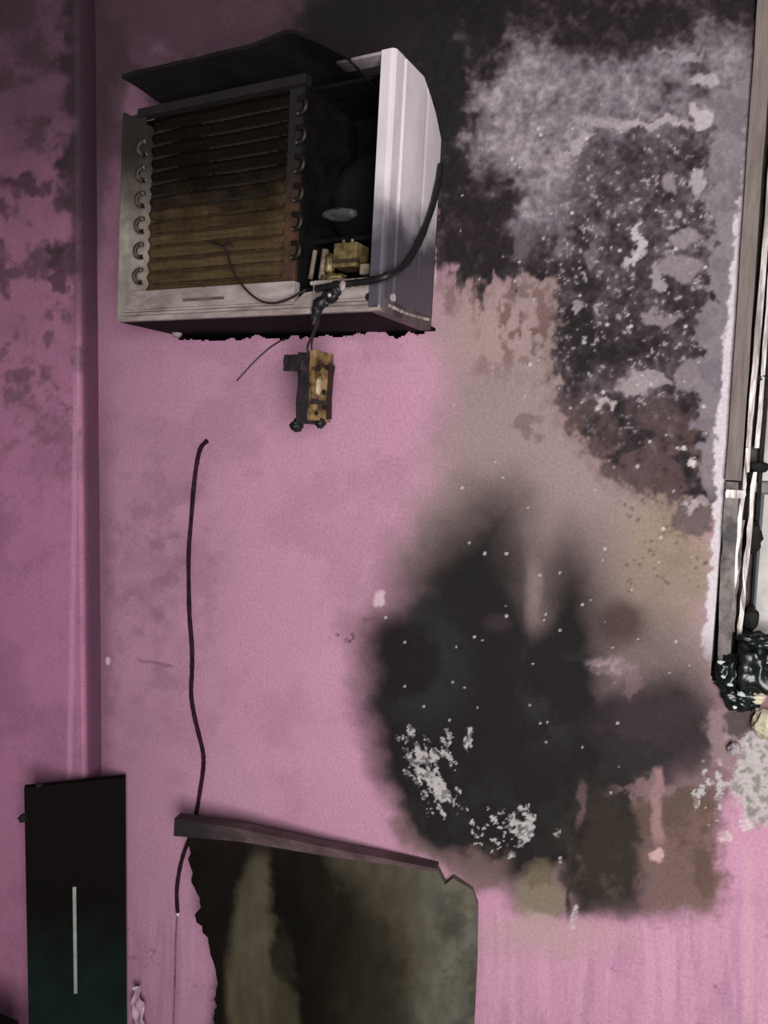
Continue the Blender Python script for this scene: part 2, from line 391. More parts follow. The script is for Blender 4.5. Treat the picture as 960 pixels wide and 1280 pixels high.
    rub = ss(1.15, .85, ell(wu2, wv2, (948, 968), (34, 62)))
    mix((184, 178, 174), rub*.95); mix((120, 116, 110), rub*ss(.55, .7, n3)*.75); rel -= rub*.004*n3
    mix((150, 128, 128), ss(1.1, .7, ell(wu2, wv2, (905, 920), (18, 50)))*.6)
    mix((64, 56, 56), ss(1.1, .7, ell(wu2, wv2, (925, 905), (20, 22)))*.8)
    mix((196, 186, 188), ss(1.3, .6, ell(wu2*.4+u*.6, v, (545, 330), (4, 26)))*ss(.35, .6, n3)*.8)
    # small knocks and chips in the pink
    mix((224, 196, 204), ss(1.2, .7, ell(wu2*.3+u*.7, wv2*.3+v*.7, (475, 747), (5, 11)))*.75)
    mix((112, 84, 92), ss(1.2, .5, ell(wu2, wv2, (470, 768), (14, 8)))*.6)
    mix((92, 70, 80), ss(.72, .8, n3)*ss(1.2, .7, ell(u, v, (436, 797), (24, 7)))*.8)
    mix((222, 192, 200), ss(1.2, .8, ell(u, v, (135, 826), (3, 5)))*.9)
    # flying-ash specks
    rnd = random.Random(5)
    sp = [(578, 610, 3), (606, 692, 3), (633, 692, 3), (633, 770, 3), (593, 796, 2.4), (756, 686, 3), (829, 661, 4), (826, 672, 3), (728, 756, 2.6), (700, 716, 2), (682, 768, 2), (482, 772, 2.4), (506, 858, 2), (506, 803, 2), (845, 802, 2.4), (772, 904, 2.4), (728, 934, 2), (530, 883, 2), (562, 900, 2), (744, 612, 1.6), (797, 583, 3.4), (812, 552, 3), (866, 578, 4), (842, 614, 2.5), (700, 788, 2), (666, 830, 1.6)]
    for k in range(70):
        sp.append((rnd.uniform(560, 890), rnd.uniform(120, 1050), rnd.choice((.5, .7, .9, 1.1))))
    sp = [(x, y, r*.55) for (x, y, r) in sp[:26]] + sp[26:]
    for k in range(50):
        sp.append((rnd.uniform(640, 890), rnd.uniform(160, 520), rnd.choice((.9, 1.3, 2))))
    for (x, y, r) in sp:
        sel = (np.abs(u-x) < 6) & (np.abs(v-y) < 6)
        if not sel.any(): continue
        a = ss(r+1.0, r-.6, np.hypot(u[sel]-x, v[sel]-y))[:, None]*.85
        col[sel] = col[sel]*(1-a)+np.array(s2l((212, 204, 206)))*a
    for k in range(60):
        x, y = rnd.uniform(780, 890), rnd.uniform(620, 740); r = rnd.choice((1.2, 1.6, 2.2))
        sel = (np.abs(u-x) < 5) & (np.abs(v-y) < 5)
        a = ss(r+1.0, r-.6, np.hypot(u[sel]-x, v[sel]-y))[:, None]*.6
        col[sel] = col[sel]*(1-a)+np.array(s2l((90, 72, 66)))*a
    rel += zone*(n3-.5)*.0025 + cm*(n3-.5)*.0008 + (n1-.5)*.002
    return col, rel

def paint_left(u, v):
    col = np.empty(u.shape+(3,)); col[...] = s2l((186, 126, 156)); rel = np.zeros(u.shape)
    n1 = fbm(u, v, 70, 41); n2 = fbm(u, v, 26, 42); n3 = fbm(u, v, 10, 43)
    def mix(c, a):
        a = np.clip(a, 0, 1)[..., None]; col[...] = col*(1-a)+np.array(s2l(c))*a
    mix((150, 104, 130), ss(.4, .8, n1)*.5)
    mix((126, 92, 106), ss(.5, .75, n2)*ss(640, 420, v)*.7)
    top = ss(330, 60, v+(n1-.5)*120)
    mix((74, 58, 66), top*.85)  # soot towards the top, made darker to imitate the light falling off
    mix((120, 84, 102), ss(620, 300, v)*.4)
    mix((66, 52, 60), ss(.4, .8, n1*.5+n2*.5+.06)*ss(330, 120, v)*.75)
    mix((84, 62, 72), ss(.45, .75, n2*.7+n3*.3)*ss(650, 380, v)*.6)
    mix((140, 100, 116), ss(.5, .8, n3*.6+n2*.4)*ss(330, 420, v)*ss(700, 560, v)*.5)
    mix((60, 46, 54), ss(1.2, .6, ell(u+(n3-.5)*20, v+(n2-.5)*40, (35, 225), (34, 16)))*.75)
    mix((62, 48, 56), ss(1.2, .6, ell(u+(n3-.5)*16, v+(n2-.5)*40, (70, 335), (12, 22)))*.75)
    mix((40, 36, 40), ss(60, 96, u+(n2-.5)*40)*ss(330, 160, v+(n1-.5)*80)*.9)
    mix((70, 56, 64), ss(78, 92, u+(n2-.5)*18)*ss(470, 340, v)*.6)
    mix((212, 160, 186), ss(5, 1.5, np.abs(u-np.interp(v, [0, 500, 975], [103, 96, 88])+1))*ss(380, 520, v)*.55)  # highlight of the arris painted as a pale line
    rel += (n1-.5)*.003+(n2-.5)*.0015
    return col, rel

def grid_mesh(name, xs, zs, y, painter, hole=None, extra=(), axis='xz'):
    X, Z = np.meshgrid(xs, zs); n, m_ = X.shape
    P = np.stack([X, np.full_like(X, y), Z], -1)
    u, v = image_coords(P.reshape(-1, 3))
    col, rel = painter(u, v)
    P = P.reshape(-1, 3).copy(); P[:, 1] -= rel
    idx = np.arange(n*m_).reshape(n, m_)
    F = np.stack([idx[:-1, :-1], idx[:-1, 1:], idx[1:, 1:], idx[1:, :-1]], -1).reshape(-1, 4)
    if hole is not None:
        c = P[F].mean(1); cu, cv = image_coords(c)
        F = F[~hole(c[:, 0], c[:, 2], cu, cv)]
    nv = len(P)
    for q in extra:                                   # plain quads that carry the wall on, outside the detailed field
        P = np.vstack([P, np.array(q[0], float)]); col = np.vstack([col, np.tile(s2l(q[1]), (4, 1))])
        F = np.vstack([F, [[nv, nv+1, nv+2, nv+3]]]); nv += 4
    me = bpy.data.meshes.new(name)
    me.vertices.add(len(P)); me.vertices.foreach_set('co', P.astype(np.float32).ravel())
    me.loops.add(F.size); me.loops.foreach_set('vertex_index', F.astype(np.int32).ravel())
    me.polygons.add(len(F)); me.polygons.foreach_set('loop_start', np.arange(0, F.size, 4, dtype=np.int32))
    me.polygons.foreach_set('loop_total', np.full(len(F), 4, np.int32))
    me.polygons.foreach_set('use_smooth', np.ones(len(F), bool))
    me.update(calc_edges=True)
    a = me.attributes.new('stain', 'FLOAT_COLOR', 'POINT')
    a.data.foreach_set('color', np.hstack([col, np.ones((len(col), 1))]).astype(np.float32).ravel())
    me.validate()
    return me

# ------------------------------------------------------------------ the room
CX = -1.355                                   # inner corner
PIER = -0.057                                 # face of the projecting pier on the left
WX = 0.012                                    # window opening starts
SILL = at(893, 850).z
HEAD = 2.56
CEIL = 2.75
wall_m = mat('scorched_wall_paint', (255, 255, 255), .82, col2=(226, 222, 224), scale=160, contrast=.2, bump=.25, bscale=220, attr='stain', spec=.12)
soot_m = mat('soot_black', (34, 31, 31), .85, col2=(20, 18, 18), scale=60, bump=.3, spec=.25)
plaster_m = mat('bare_plaster', (168, 158, 160), .9, col2=(120, 110, 112), scale=50, bump=.5, bscale=90)

# opening around the appliance
hx0, hx1 = at(222, 415).x, at(538, 300).x-.004
hz0, hz1 = at(380, 421).z, .2021+EYE+.405
_hn = np.random.default_rng(3)
def wall_hole(x, z, u, v):
    n = (fbm(u, v, 16, 77, 4)-.5)*.03
    win = (x > WX) & (z > SILL+(fbm(u, v, 18, 78)-.5)*.035) & (z < HEAD)
    ac = (x > hx0+n) & (x < hx1) & (z > hz0+n*.5) & (z < hz1)
    return win | ac
STEP = .0027
zs = np.arange(.12, CEIL+.001, STEP); xs = np.arange(CX, .21, STEP)
xe, ze = xs[-1], zs[0]; zt = zs[-1]
low = (186, 136, 160)
me = grid_mesh('wall_back', xs, zs, 0.0, paint, wall_hole, [
    ([(CX, 0, 0), (1.4, 0, 0), (1.4, 0, ze), (CX, 0, ze)], low),
    ([(xe, 0, ze), (1.4, 0, ze), (1.4, 0, SILL), (xe, 0, SILL)], low),
    ([(.95, 0, SILL), (1.4, 0, SILL), (1.4, 0, HEAD), (.95, 0, HEAD)], (120, 110, 116)),
    ([(xe, 0, HEAD), (1.4, 0, HEAD), (1.4, 0, zt), (xe, 0, zt)], (90, 84, 88))])
wall_back = tag(link('wall_back', me, wall_m), kind='structure')
# reveal of the appliance opening (soot-black plaster) and of the window
bm = bmesh.new()
def quad(bm, *p): bm.faces.new([bm.verts.new(Vector(q)) for q in p])
x0, x1, z0, z1, dd = hx0-.016, hx1+.004, hz0-.01, hz1+.004, .24
quad(bm, (x0, .004, z0), (x1, .004, z0), (x1, dd, z0), (x0, dd, z0)); quad(bm, (x0, .004, z1), (x1, .004, z1), (x1, dd, z1), (x0, dd, z1))
quad(bm, (x0, .004, z0), (x0, .004, z1), (x0, dd, z1), (x0, dd, z0)); quad(bm, (x1, .004, z0), (x1, .004, z1), (x1, dd, z1), (x1, dd, z0))
quad(bm, (x0, dd, z0), (x1, dd, z0), (x1, dd, z1), (x0, dd, z1))
finish('opening_reveal', bm, soot_m, wall_back)
bm = bmesh.new()
quad(bm, (WX, 0, SILL-.03), (WX, .16, SILL-.03), (WX, .16, HEAD), (WX, 0, HEAD)); quad(bm, (.95, 0, SILL), (.95, .16, SILL), (.95, .16, HEAD), (.95, 0, HEAD))
quad(bm, (WX, 0.003, SILL-.03), (.95, 0.003, SILL-.03), (.95, .16, SILL-.02), (WX, .16, SILL-.02)); quad(bm, (WX, 0, HEAD), (.95, 0, HEAD), (.95, .16, HEAD), (WX, .16, HEAD))
finish('window_reveal', bm, plaster_m, wall_back)

# projecting pier on the left: front face, rounded arris, return face
bevel = .012
pxs = np.concatenate([np.arange(-2.0, CX-bevel, .004), [CX-bevel]])
mel = grid_mesh('wall_left', pxs, np.arange(0, CEIL+.001, .004), PIER, paint_left, None, [([(-3.4, PIER, 0), (-2.0, PIER, 0), (-2.0, PIER, 1.3), (-3.4, PIER, 1.3)], (168, 112, 140)), ([(-3.4, PIER, 1.3), (-2.0, PIER, 1.3), (-2.0, PIER, CEIL), (-3.4, PIER, CEIL)], (110, 80, 94))])
wall_left = tag(link('wall_left', mel, wall_m), kind='structure')
# return face and arris as one curved strip
zz = np.arange(0, CEIL+.001, .006)
prof = [(CX-bevel-.006, PIER+.0015)] + [(CX-bevel+bevel*math.sin(a), PIER+bevel-bevel*math.cos(a)) for a in np.linspace(0, math.pi/2, 7)] + [(CX, PIER+bevel+.011*k) for k in range(1, 4)] + [(CX, 0.003)]
PP = np.array([[(p[0], p[1], z) for p in prof] for z in zz]); nn, mm = PP.shape[:2]
u, v = image_coords(PP.reshape(-1, 3)); cl, _ = paint_left(u, v)
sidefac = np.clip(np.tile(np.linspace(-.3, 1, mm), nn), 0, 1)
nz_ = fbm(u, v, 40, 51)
a = (sidefac*(.88*ss(470, 150, v+(nz_-.5)*120)))[:, None]; b_ = (np.clip(sidefac*2.0-.2, 0, 1)*.92)[:, None]; cl = cl*(1-b_)+np.array(s2l((96, 64, 82)))*b_; cl = cl*(1-a)+np.array(s2l((44, 38, 42)))*a  # dark pink paints shade onto the return face; black is soot higher up
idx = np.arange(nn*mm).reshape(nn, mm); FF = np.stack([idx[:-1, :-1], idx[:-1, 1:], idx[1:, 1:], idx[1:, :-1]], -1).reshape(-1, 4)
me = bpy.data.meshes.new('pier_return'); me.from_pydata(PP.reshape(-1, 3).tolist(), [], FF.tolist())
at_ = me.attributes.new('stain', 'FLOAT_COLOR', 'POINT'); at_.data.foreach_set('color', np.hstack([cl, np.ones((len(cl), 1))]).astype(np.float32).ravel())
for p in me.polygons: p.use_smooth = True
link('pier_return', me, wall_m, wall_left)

floor_m = mat('cement_floor', (120, 108, 104), .8, col2=(70, 62, 60), scale=6, bump=.2)
tag(box('floor', -3.4, 1.4, -3.2, 0.0, -.05, 0.0, floor_m), kind='structure')
tag(box('ceiling', -3.4, 1.4, -3.2, 0.0, CEIL, CEIL+.05, mat('sooty_ceiling', (84, 76, 80), .9, col2=(50, 45, 48), scale=5)), kind='structure')

# ------------------------------------------------------------------ window at the right
win = tag(empty('window_1', (WX, 0, SILL)), kind='structure')
def wpart(o):
    o.parent = win; o.matrix_parent_inverse = Matrix.Translation((-WX, 0, -SILL)); return o
frame_m = mat('weathered_frame', (124, 112, 106), .75, col2=(98, 86, 82), scale=18, stretch=(3, 3, .4), bump=.3, soot=(2, 1.60, 1.42, (92, 78, 76), .12))
alu_m = mat('pale_aluminium', (196, 188, 184), .45, metal=.25, col2=(128, 118, 114), scale=26, stretch=(2, 2, .35), contrast=.6, bump=.3)
dirty_alu = mat('burnt_aluminium', (120, 110, 106), .6, metal=.2, col2=(48, 42, 42), scale=22, contrast=.5, bump=.3)
def stick(name, pa, pb, w, d, material, y, seed=0, n=10, wob=.0012):
    """upright bar from photo point a to b, w wide, d deep, front face at y, edges slightly eaten"""
    A = at(*pa, y); B = at(*pb, y); rnd = random.Random(seed); bm = bmesh.new(); rings = []
    for k in range(n+1):
        p = A.lerp(B, k/n); j = [rnd.uniform(-wob, wob) for _ in range(4)]
        rings.append([bm.verts.new((p.x+j[0], y+abs(j[1]), p.z)), bm.verts.new((p.x+w+j[2], y+abs(j[3]), p.z)), bm.verts.new((p.x+w+j[2], y+d, p.z)), bm.verts.new((p.x+j[0], y+d, p.z))])
    for r0, r1 in zip(rings, rings[1:]):
        for k in range(4): bm.faces.new((r0[k], r0[(k+1) % 4], r1[(k+1) % 4], r1[k]))
    bm.faces.new(rings[0]); bm.faces.new(rings[-1])
    return wpart(finish(name, bm, material))
stick('frame_jamb', (953, -90), (907, 600), .024, .05, frame_m, -.012, 1, 14, .0006)
stick('frame_jamb', (906, 602), (895, 846), .022, .05, dirty_alu, -.010, 2, 12, .0014)
stick('sash_stile', (968, 120), (929, 590), .009, .02, alu_m, .004, 3)
stick('sash_stile', (978, 120), (943, 560), .007, .02, alu_m, .01, 4)
stick('glazing_bead', (932, 560), (906, 822), .006, .014, alu_m, -.008, 5, 12, .0014)
stick('glazing_bead', (941, 590), (921, 800), .0065, .012, alu_m, .000, 6, 12, .0016)
stick('glazing_bead', (928, 650), (914, 790), .004, .010, dirty_alu, -.004, 7, 12, .0014)
stick('sash_edge', (980, 100), (932, 850), .006, .03, soot_m, .022, 8)
stick('catch_plate', (908, 612), (907, 622), .03, .006, alu_m, -.018, 9, 2)
glass_m = mat('smoked_glass', (170, 164, 160), .25, col2=(112, 106, 102), scale=9, contrast=.5)
pane0 = at(946, 560, .04)
wpart(box('frame_rebate', WX+.001, pane0.x+.012, .034, .06, SILL-.01, HEAD, mat('rebate_timber', (70, 60, 56), .8, col2=(36, 30, 29), scale=30, bump=.3)))
for k, (ya, yb) in enumerate(((-60, 330), (345, 600), (618, 800))):     # three panes, one above the other
    pa, pb = at(955, ya, .04), at(941, yb, .04)
    wpart(box('pane', pb.x, .92, .036, .041, pb.z, pa.z, glass_m))
for k, ya in enumerate((338, 609)):
    pz = at(950, ya, .03).z
    wpart(box('glazing_bar', pane0.x-.004, .92, .026, .045, pz-.009, pz+.009, dirty_alu, None, .002))
wpart(box('sill', WX, .95, .004, .14, SILL-.022, SILL-.002, dirty_alu, None, .004))
wpart(box('head_rail', WX, .95, .004, .05, HEAD-.05, HEAD, dirty_alu, None, .004))
wpart(box('outer_stile', .91, .95, .004, .05, SILL, HEAD-.05, alu_m, None, .004))
for k, (a_, b_, y_) in enumerate((((944, 470), (958, 476), .018), ((940, 580), (958, 588), .015), ((935, 655), (948, 690), .016), ((934, 760), (944, 785), .014))):
    A, B = at(*a_, y_), at(*b_, y_)
    wpart(blob('charred_scrap', (A+B)/2, (abs(B.x-A.x)/2+.004, .008, abs(B.z-A.z)/2+.004), soot_m, None, 30+k, .5))

# ------------------------------------------------------------------ window air conditioner
AC_LOC = Vector((-1.1576, 1.3003-1.46, .2021+EYE)); AA, AB, AG = -.09286, -.04002, .00659
ac = empty('window_air_conditioner', AC_LOC)
ac.rotation_mode = 'YXZ'; ac.rotation_euler = (AB, AG, AA)
ACM = Matrix.Rotation(AA, 3, 'Z') @ Matrix.Rotation(AB, 3, 'X') @ Matrix.Rotation(AG, 3, 'Y')
ACI = ACM.transposed()
def acl(px, py, yl=0.0):
    """photo point -> appliance-local point on its plane y = yl"""
    n = ACM @ Vector((0, 1, 0)); p0 = AC_LOC + ACM @ Vector((0, yl, 0))
    return ACI @ (on_plane(px, py, np.array(p0), np.array(n)) - AC_LOC)
tag(ac, 'burnt-out window air conditioner with exposed coil set high in the pink wall', 'air conditioner')
W, H, DEP = .62, .4265, .30
white_m = mat('heat_stained_enamel', (226, 216, 221), .45, col2=(204, 193, 200), scale=8, stretch=(1, 1, .3), soot=(2, .225, .13, (74, 68, 77), .12), bump=.06)
white2_m = mat('dirty_white_metal', (172, 158, 154), .55, col2=(118, 104, 100), scale=24, contrast=.35, bump=.15, stretch=(.5, 1, 1.5))
left_m = mat('dirty_side_metal', (158, 148, 138), .55, col2=(124, 114, 106), scale=20, soot=(2, .15, .34, (44, 38, 34), .10), bump=.1)
char_m = mat('charred_sheet_metal', (22, 19, 19), .75, col2=(11, 9, 9), scale=25, bump=.25, spec=.08)
lid_m = mat('charred_lid', (22, 18, 18), .7, col2=(13, 11, 11), scale=18, bump=.2, spec=.3)
fin_m = mat('scorched_fins', (98, 82, 57), .6, metal=.15, col2=(60, 46, 30), scale=10, stretch=(.6, 1, 5), contrast=.15, bump=.6, bscale=60, soot=(2, .13, .285, (20, 13.5, 10), .16), spec=.12)
tube_m = mat('copper_bends', (112, 98, 82), .5, metal=.3, col2=(36, 28, 24), scale=70, contrast=.6, soot=(2, .22, .36, (30, 25, 22), .08))
row_m = mat('sooted_tubes', (70, 54, 36), .6, metal=.2, col2=(34, 25, 18), scale=30, bump=.2)
dull_m = mat('sooted_bends', (84, 78, 74), .5, metal=.3, col2=(30, 26, 25), scale=60, soot=(2, .26, .16, (30, 24, 20), .05))
head_m = mat('browned_header', (27, 20, 17), .7, col2=(16, 12, 11), scale=20, bump=.2)
rust_m = mat('rusty_end_plate', (82, 52, 30), .7, col2=(38, 24, 16), scale=20, soot=(2, .14, .30, (20, 16, 14), .1), bump=.3)
# casing
box('base_pan', .0, W, .012, DEP, 0.0, .006, char_m, ac)
def sheet_z(x0, x1, y0, y1, fz, nx, ny, th, name, material, parent):
    bm = bmesh.new(); top = []; bot = []
    for i in range(nx+1):
        rt, rb = [], []
        for j in range(ny+1):
            x = x0+(x1-x0)*i/nx; y = y0+(y1-y0)*j/ny; x_, y_, z = fz(x, y)
            rt.append(bm.verts.new((x_, y_, z+th))); rb.append(bm.verts.new((x_, y_, z)))
        top.append(rt); bot.append(rb)
    for i in range(nx):
        for j in range(ny):
            bm.faces.new((top[i][j], top[i+1][j], top[i+1][j+1], top[i][j+1])); bm.faces.new((bot[i][j], bot[i][j+1], bot[i+1][j+1], bot[i+1][j]))
    for i in range(nx):
        bm.faces.new((top[i][0], bot[i][0], bot[i+1][0], top[i+1][0])); bm.faces.new((top[i][ny], top[i+1][ny], bot[i+1][ny], bot[i][ny]))
    for j in range(ny):
        bm.faces.new((top[0][j], top[0][j+1], bot[0][j+1], bot[0][j])); bm.faces.new((top[nx][j], bot[nx][j], bot[nx][j+1], top[nx][j+1]))
    return finish(name, bm, material, parent, smooth=False)
# stepped front of the base: three folded lips
box('base_lip', .0, W-.004, .0, .012, .0, .010, white2_m, ac, .0015)
box('base_lip', .004, W-.012, .006, .016, .0115, .018, white2_m, ac, .0015)
box('base_lip', .006, W-.02, .010, .02, .0195, .0245, white2_m, ac, .0015)
tray = box('drain_tray', .012, .43, .012, .05, .025, .062, white2_m, ac, .002)
box('tray_lip', .17, .27, .008, .014, .036, .040, mat('dirty_seam', (110, 92, 88), .6), tray)
tr2 = box('front_rail', .475, .598, .006, .03, .024, .058, white2_m, ac, .002)
p = acl(461, 371, .005)
def cyl(name, c, r, l, axis, material, parent, seg=20, bevel=0.0):
    bm = bmesh.new(); a = Vector({'x': (1, 0, 0), 'y': (0, 1, 0), 'z': (0, 0, 1)}[axis])
    tube_bm(bm, [Vector(c)-a*l/2, Vector(c)+a*l/2], r, seg)
    o = finish(name, bm, material, parent)
    return o
cyl('rail_slot', (p.x, .006, p.z), .0065, .004, 'y', soot_m, tr2)
# left side: plate and front flange with a slot
lp = box('side_panel', .0, .003, .003, DEP, .006, H-.01, left_m, ac)
box('front_flange', .0, .047, .016, .020, .010, H-.012, left_m, lp, .001)
box('front_lip', .0, .006, .0, .018, .010, H-.012, left_m, lp, .001)
s = acl(164, 379); box('flange_slot', s.x-.014, s.x+.017, .0135, .018, s.z-.008, s.z+.008, mat('slot_shadow', (62, 50, 46), .8), lp)
# right side: enamelled panel with rolled front edge, pressed ribs and a clipped top rear corner
rp = None
bm = bmesh.new()
DR = .195
prof2 = [(W-.026, .004), (W-.026, .0), (W-.008, .0), (W-.003, .002), (W, .007), (W, .030), (W-.003, .034), (W-.003, .040), (W, .044), (W, DR*.62), (W-.001, DR*.62+.004), (W-.001, DR*.62+.010), (W, DR*.62+.014), (W, DR), (W-.003, DR), (W-.005, .05), (W-.005, .008), (W-.010, .004)]
zl = [.006, .05, .1, .15, .2, .25, .3, .35, .385, .40, .415, H]
rings = []
for z in zl:
    cut = DR if z < .345 else DR-.085*((z-.345)/(H-.345))**1.5
    rings.append([bm.verts.new((x, min(y, cut), z)) for (x, y) in prof2])
for a, b in zip(rings, rings[1:]):
    for k in range(len(prof2)): bm.faces.new((a[k], a[(k+1) % len(prof2)], b[(k+1) % len(prof2)], b[k]))
bm.faces.new(rings[0]); bm.faces.new(rings[-1])
bmesh.ops.triangulate(bm, faces=[f for f in bm.faces if len(f.verts) > 4])
rp = finish('side_panel', bm, white_m, ac)
rp['label'] = 'white enamel side panel, smoke-blued towards its bottom'
box('bottom_flange', W-.022, W+.001, .006, DR, -.002, .022, mat('burnt_enamel', (92, 82, 84), .5, col2=(52, 44, 46), scale=30, bump=.2), rp, .002)
p = acl(493, 366); cyl('screw', (W+.001, .035, p.z), .007, .005, 'x', alu_m, rp, 12)
sp_ = spline([(W+.002, .02, .012), (W+.003, .09, .010), (W+.002, DR-.01, .016)], 6)
bm = bmesh.new(); tube_bm(bm, sp_, .0035, 6); finish('edge_roll', bm, alu_m, rp, True)
# top front strip left of the right panel and the lifted, warped lid
box('top_strip', .505, W-.006, .001, .035, H-.006, H-.001, mat('scorched_top_strip', (168, 158, 160), .5, col2=(120, 110, 112), scale=18, soot=(0, .585, .50, (34, 30, 30), .03)), ac, .001)
def lidz(x, y):
    t = (x-.012)/.5
    z = H + .046 + .010*math.sin(min(t, .8)/.8*1.57) - .10*max(0.0, t-.80)**1.1*3 - .016*(y/.2) + .002*math.sin(t*9) * (1-y/.2) + .004*mnoise.noise(Vector((x*14, y*14, 3)))
    return (x + .012*(y/.2)*(1-t), y-.012+.012*math.sin(t*3.1), z)
lid = sheet_z(.012, .535, -.004, .175, lidz, 40, 12, .007, 'top_lid', lid_m, ac)
lid['label'] = 'charred top sheet, buckled and lifted at the left'
# inside: back plate, divider, inner roof
box('back_plate', .004, W-.006, .205, .21, .006, H-.012, char_m, ac)
box('coil_divider', .424, .432, .03, .205, .026, H-.02, char_m, ac)
box('inner_roof', .004, .60, .06, .205, H-.012, H-.006, char_m, ac)
box('coil_header', .03, .436, .010, .03, Z1-.006 if False else .406, H-.004, head_m, ac, .002)
# evaporator coil: rippled fin block, horizontal tubes, return bends at both ends
X0, X1, Z0, Z1 = .052, .395, .062, .412
bm = bmesh.new(); nx, nz = 44, 168; rows = []
PITCH_T = .0252
def fin_y(x, z):
    ph = (z-Z0)/PITCH_T*2*math.pi
    return .030 - .0036*math.sin(ph + .25*math.sin(x*40)) + .0009*math.sin(x*520) + .004*(mnoise.noise(Vector((x*9, z*9, 5))))
for i in range(nz+1):
    z = Z0+(Z1-Z0)*i/nz
    rows.append([bm.verts.new((X0+(X1-X0)*j/nx, fin_y(X0+(X1-X0)*j/nx, z), z)) for j in range(nx+1)])
back = []
for i in range(nz):
    for j in range(nx): bm.faces.new((rows[i][j], rows[i][j+1], rows[i+1][j+1], rows[i+1][j]))
ring = [rows[0][j] for j in range(nx+1)] + [rows[i][nx] for i in range(1, nz+1)] + [rows[nz][j] for j in range(nx-1, -1, -1)] + [rows[i][0] for i in range(nz-1, 0, -1)]
bk = [bm.verts.new((v_.co.x, .07, v_.co.z)) for v_ in ring]
for k in range(len(ring)): bm.faces.new((ring[k], bk[k], bk[(k+1) % len(ring)], ring[(k+1) % len(ring)]))
coil = finish('fin_block', bm, fin_m, ac, smooth=True)
box('coil_end_plate', X1, X1+.028, .022, .07, Z0, Z1-.006, rust_m, ac, .001)
box('coil_end_plate', X0-.006, X0, .018, .07, Z0, Z1-.02, left_m, ac, .001)
NT = 13
tz = [Z0+.016+PITCH_T*k for k in range(NT)]
tm = bmesh.new(); tube_bm(tm, [Vector((X0-.004, 0, 0)), Vector((X1+.03, 0, 0))], .0045, 8)
tme = bpy.data.meshes.new('coil_tube'); tm.to_mesh(tme); tm.free(); tme.materials.append(row_m)
tme2 = tme.copy(); tme2.materials.clear(); tme2.materials.append(head_m)
def ubend(side):
    b = bmesh.new(); h = PITCH_T/2
    pts = [Vector((side*(-.004), 0, -h))] + [Vector((side*(.004+.0105*math.cos(a)), -.002*math.cos(a), h*math.sin(a))) for a in np.linspace(-math.pi/2, math.pi/2, 9)] + [Vector((side*(-.004), 0, h))]
    tube_bm(b, pts, .0046, 8); me = bpy.data.meshes.new('return_bend'); b.to_mesh(me); b.free()
    for p in me.polygons: p.use_smooth = True
    me.materials.append(tube_m if side < 0 else dull_m); return me
ubl, ubr = ubend(-1), ubend(1)
for k in range(NT):
    o = bpy.data.objects.new('coil_tube', tme if k < 6 else tme2); COL.objects.link(o); o.parent = coil; o.location = (0, .036, tz[k])
for k in range(0, NT-1, 2):
    o = bpy.data.objects.new('return_bend', ubl); COL.objects.link(o); o.parent = coil; o.location = (X0+.001, .009, tz[k]+PITCH_T/2)
for k in range(1, NT-1, 2):
    o = bpy.data.objects.new('return_bend', ubr); COL.objects.link(o); o.parent = coil; o.location = (X1+.031, .012, tz[k]+PITCH_T/2)
# blower housing in the right-hand compartment
hous_m = mat('blower_housing', (18, 18, 20), .85, col2=(10, 10, 11), scale=14, bump=.2, spec=.1, soot=(2, .15, .20, (17, 16, 17), .05))
bm = bmesh.new(); c = Vector((.505, .11, .235)); seg = 40; rin = []
for (r, y) in ((.020, .150), (.050, .145), (.062, .135), (.082, .13), (.086, .14), (.086, .2)):
    rin.append([bm.verts.new((c.x+r*math.cos(2*math.pi*k/seg), y, c.z+r*(1.05+.10*math.cos(2*math.pi*k/seg+.6))*math.sin(2*math.pi*k/seg))) for k in range(seg)])
for a, b in zip(rin, rin[1:]):
    for k in range(seg): bm.faces.new((a[k], a[(k+1) % seg], b[(k+1) % seg], b[k]))
bm.faces.new(rin[0])
hs = finish('blower_housing', bm, hous_m, ac, True)
box('housing_shelf', .434, .598, .06, .205, .138, .146, char_m, ac)
blob('melted_shroud', acl(424, 268, .06), (.034, .02, .011), mat('pale_ash', (76, 80, 82), .8, col2=(44, 46, 48), scale=30, bump=.3), ac, 12, .2, 1.5)
# start capacitor, bracket and terminal posts at the lower right
gold_m = mat('scorched_brass', (134, 116, 78), .5, metal=.3, col2=(66, 52, 30), scale=60, contrast=.4, bump=.3)
post_m = mat('pale_insulator', (140, 126, 108), .6, col2=(88, 76, 64), scale=30)
p = acl(436, 335, .04); q = acl(421, 306, .04)
cap = box('capacitor', q.x, acl(449, 320, .04).x, .03, .075, p.z, q.z, gold_m, ac, .003)
box('capacitor_clip', q.x-.004, acl(451, 320, .04).x+.003, .026, .034, (p.z+q.z)/2-.014, (p.z+q.z)/2-.009, mat('dark_clip', (52, 40, 28), .6), cap)
for xx in (.008, .026):
    cyl('terminal', (q.x+xx, .05, q.z+.004), .003, .012, 'z', post_m, cap, 8)
for (xa, ya, xb, yb, r) in ((388, 349, 394, 313, .0045), (402, 350, 407, 312, .0065)):
    A, B = acl(xa, ya, .03), acl(xb, yb, .03)
    tube('terminal_post', [A, B], r, post_m, ac, 1)
blob('melted_bracket', acl(418, 348, .025), (.024, .014, .008), gold_m, ac, 4, .6, 3)
blob('melted_bracket', acl(412, 330, .03), (.008, .01, .02), gold_m, ac, 5, .5, 3)
p = acl(455, 337, .03); box('relay_block', p.x-.009, p.x+.009, .03, .05, p.z-.008, p.z+.01, post_m, ac, .002)
p = acl(390, 354, .01); blob('screw_head', p, (.0045, .004, .0045), alu_m, ac, 6, .05, 2, 2)
box('component_floor', .434, .6, .03, .2, .026, .052, char_m, ac)
